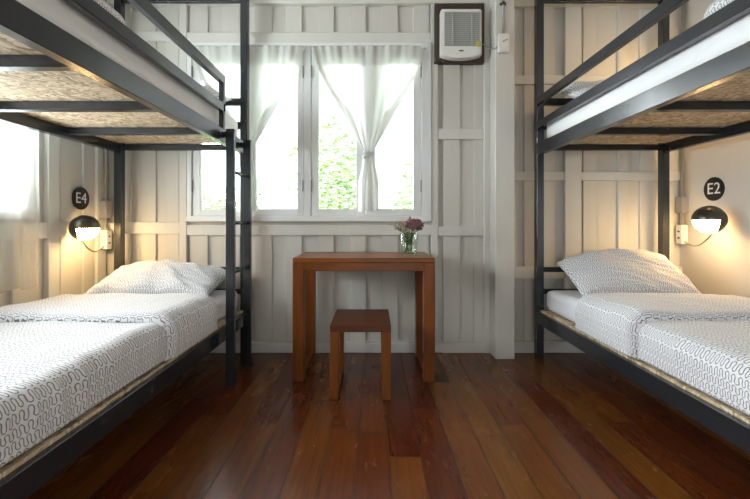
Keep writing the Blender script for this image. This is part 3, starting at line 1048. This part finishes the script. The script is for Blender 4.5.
def lamp_set(side, wallx, lx, ly, lz, rad, ox_y0, oz0, oz1, jz0, jz1, signy, signz, signr, text, where):
    s = side

    def bxs(d0, d1, y0, y1, z0, z1, bev=0.003):      # d from the wall into the room
        a, b = wallx - s * d0, wallx - s * d1
        return B(min(a, b), max(a, b), y0, y1, z0, z1, bev)

    # outlet box
    y0, y1 = ox_y0, ox_y0 + 0.055
    r = thing('power_outlet', 'white power outlet box under the conduit beside lamp ' + text, 'outlet', (wallx - s * 0.03, y0 + 0.03, oz0))
    obj('outlet_body', bxs(0.0, 0.052, y0, y1, oz0, oz1), 'white_plastic', r)
    for zz in (0.32, 0.66):
        bm = bmesh.new()
        z = oz0 + (oz1 - oz0) * zz
        a, b = wallx - s * 0.0522, wallx - s * 0.0532
        box(bm, min(a, b), max(a, b), y0 + 0.017, y0 + 0.037, z - 0.007, z + 0.007, 0.0004)
        obj('socket', bm, 'dark_print', r)
    # conduit and junction box
    yc = y0 + 0.028
    r = thing('conduit_pipe', 'grey conduit with a junction box running up ' + where, 'pipe', (wallx - s * 0.02, yc, jz0))
    obj('junction_box', bxs(0.0, 0.050, y0 - 0.002, y1 + 0.002, jz0, jz1), 'conduit_grey', r)
    bm = bmesh.new()
    xx = wallx - s * 0.022
    tube(bm, [(xx, yc, jz1 - 0.001), (xx, yc, CEIL - 0.001)], 0.011, 10)
    tube(bm, [(xx, yc, oz1 + 0.0005), (xx, yc, jz0 + 0.001)], 0.009, 10)
    obj('pipe', bm, 'conduit_grey', r, True)
    for z in (oz1 + 0.001, jz1 + 0.0005):
        bm = bmesh.new()
        tube(bm, [(xx, yc, z), (xx, yc, z + 0.017)], 0.0145, 8)
        obj('pipe_nut', bm, 'conduit_grey', r, True)
    lamp(s, lx, ly, lz, rad, Vector((wallx - s * 0.03, y0 - 0.001, oz0 + 0.02)), 'lit dark half-shade globe lamp below the ' + text + ' sign')
    sign(s, wallx, signy, signz, signr, text)


def lamp(s, lx, ly, lz, rad, p0, label):
    r = thing('wall_lamp', label, 'lamp', (lx, ly, lz))
    bm = bmesh.new()
    bmesh.ops.create_uvsphere(bm, u_segments=40, v_segments=24, radius=rad * 0.93)
    bmesh.ops.translate(bm, verts=bm.verts, vec=(lx, ly, lz))
    obj('globe', bm, 'lamp_glow', r, True)
    bm = bmesh.new()
    bmesh.ops.create_uvsphere(bm, u_segments=72, v_segments=48, radius=rad)
    toward_wall = Vector((s * 0.86, -0.55, -0.15)).normalized()
    bmesh.ops.bisect_plane(bm, geom=bm.verts[:] + bm.edges[:] + bm.faces[:], plane_co=(0, 0, -0.02 * rad), plane_no=(0, 0, 1))
    bmesh.ops.bisect_plane(bm, geom=bm.verts[:] + bm.edges[:] + bm.faces[:], plane_co=toward_wall * 0.50 * rad, plane_no=toward_wall)
    kill = []
    for f in bm.faces:
        n = f.calc_center_median() / rad
        if n.z < -0.02 and n.dot(toward_wall) < 0.50:
            kill.append(f)
    bmesh.ops.delete(bm, geom=kill, context='FACES')
    bmesh.ops.translate(bm, verts=bm.verts, vec=(lx, ly, lz))
    sh = obj('lamp_shade', bm, 'dark_metal', r, True)
    sd = sh.modifiers.new('thickness', 'SOLIDIFY'); sd.thickness = 0.003; sd.offset = -1
    # arm from the outlet box
    bm = bmesh.new()
    p3 = Vector((lx + s * rad * 0.35, ly + 0.01, lz - rad * 0.93))
    ctl = [p0, p0 + Vector((0, -0.08, -0.05)), p3 + Vector((s * 0.01, 0.10, -0.10)), p3]
    pts = []
    for k in range(21):
        q = k / 20
        pts.append(ctl[0] * (1 - q) ** 3 + ctl[1] * 3 * q * (1 - q) ** 2 + ctl[2] * 3 * q * q * (1 - q) + ctl[3] * q ** 3)
    tube(bm, pts, 0.0045, 8)
    obj('lamp_arm', bm, 'brass', r, True)


def sign(s, wallx, signy, signz, signr, text):
    r = thing('room_sign', 'round black bed number sign reading ' + text, 'sign', (wallx, signy, signz))
    bm = bmesh.new()
    tube(bm, [(wallx - s * 0.0005, signy, signz), (wallx - s * 0.005, signy, signz)], signr, 48)
    obj('disc', bm, 'black_sign', r)
    cu = bpy.data.curves.new('letters', 'FONT')
    cu.body = text; cu.size = signr * 1.34; cu.align_x = 'CENTER'; cu.align_y = 'CENTER'; cu.extrude = 0.0006
    cu.space_character = 1.02
    tmp = bpy.data.objects.new('tmp_letters', cu)
    COL.objects.link(tmp)
    dg = bpy.context.evaluated_depsgraph_get()
    me = bpy.data.meshes.new_from_object(tmp.evaluated_get(dg))
    bpy.data.objects.remove(tmp)
    me.name = 'letters'
    me.materials.clear(); me.materials.append(M['sign_white'])
    lo = bpy.data.objects.new('letters', me)
    COL.objects.link(lo)
    lo.parent = r
    lo.location = (-s * 0.0055, 0, 0)
    # right wall: reading direction from the room runs towards -y; left wall: towards +y
    lo.rotation_euler = (PI / 2, 0, -s * PI / 2)


lamp_set(1, XR, 2.125, 2.474, 0.984, 0.090, 2.845, PZ(244, 2.86), PZ(225, 2.86), PZ(213, 2.86), PZ(197, 2.86), 2.63, PZ(189, 2.63), 0.080, 'E2', 'by the plain right-hand wall')
lamp_set(-1, -1.985, -1.865, 2.515, PZ(228, 2.515), 0.084, 2.822, PZ(249, 2.84), PZ(230, 2.84), PZ(218, 2.84), PZ(201, 2.84), 2.66, PZ(198.5, 2.66), 0.077, 'E4', 'by the boarded left-hand wall')
# keep the E4 disc on the raised boards of the left wall
for o in bpy.data.objects:
    if o.name.startswith('room_sign') and o.location.x < 0:
        o.location.x = XL + 0.018

lamp(1, 2.135, 2.474, 2.10, 0.104, Vector((XR - 0.002, 2.72, 2.02)), 'globe lamp on the right-hand wall just above the upper bunk bed')
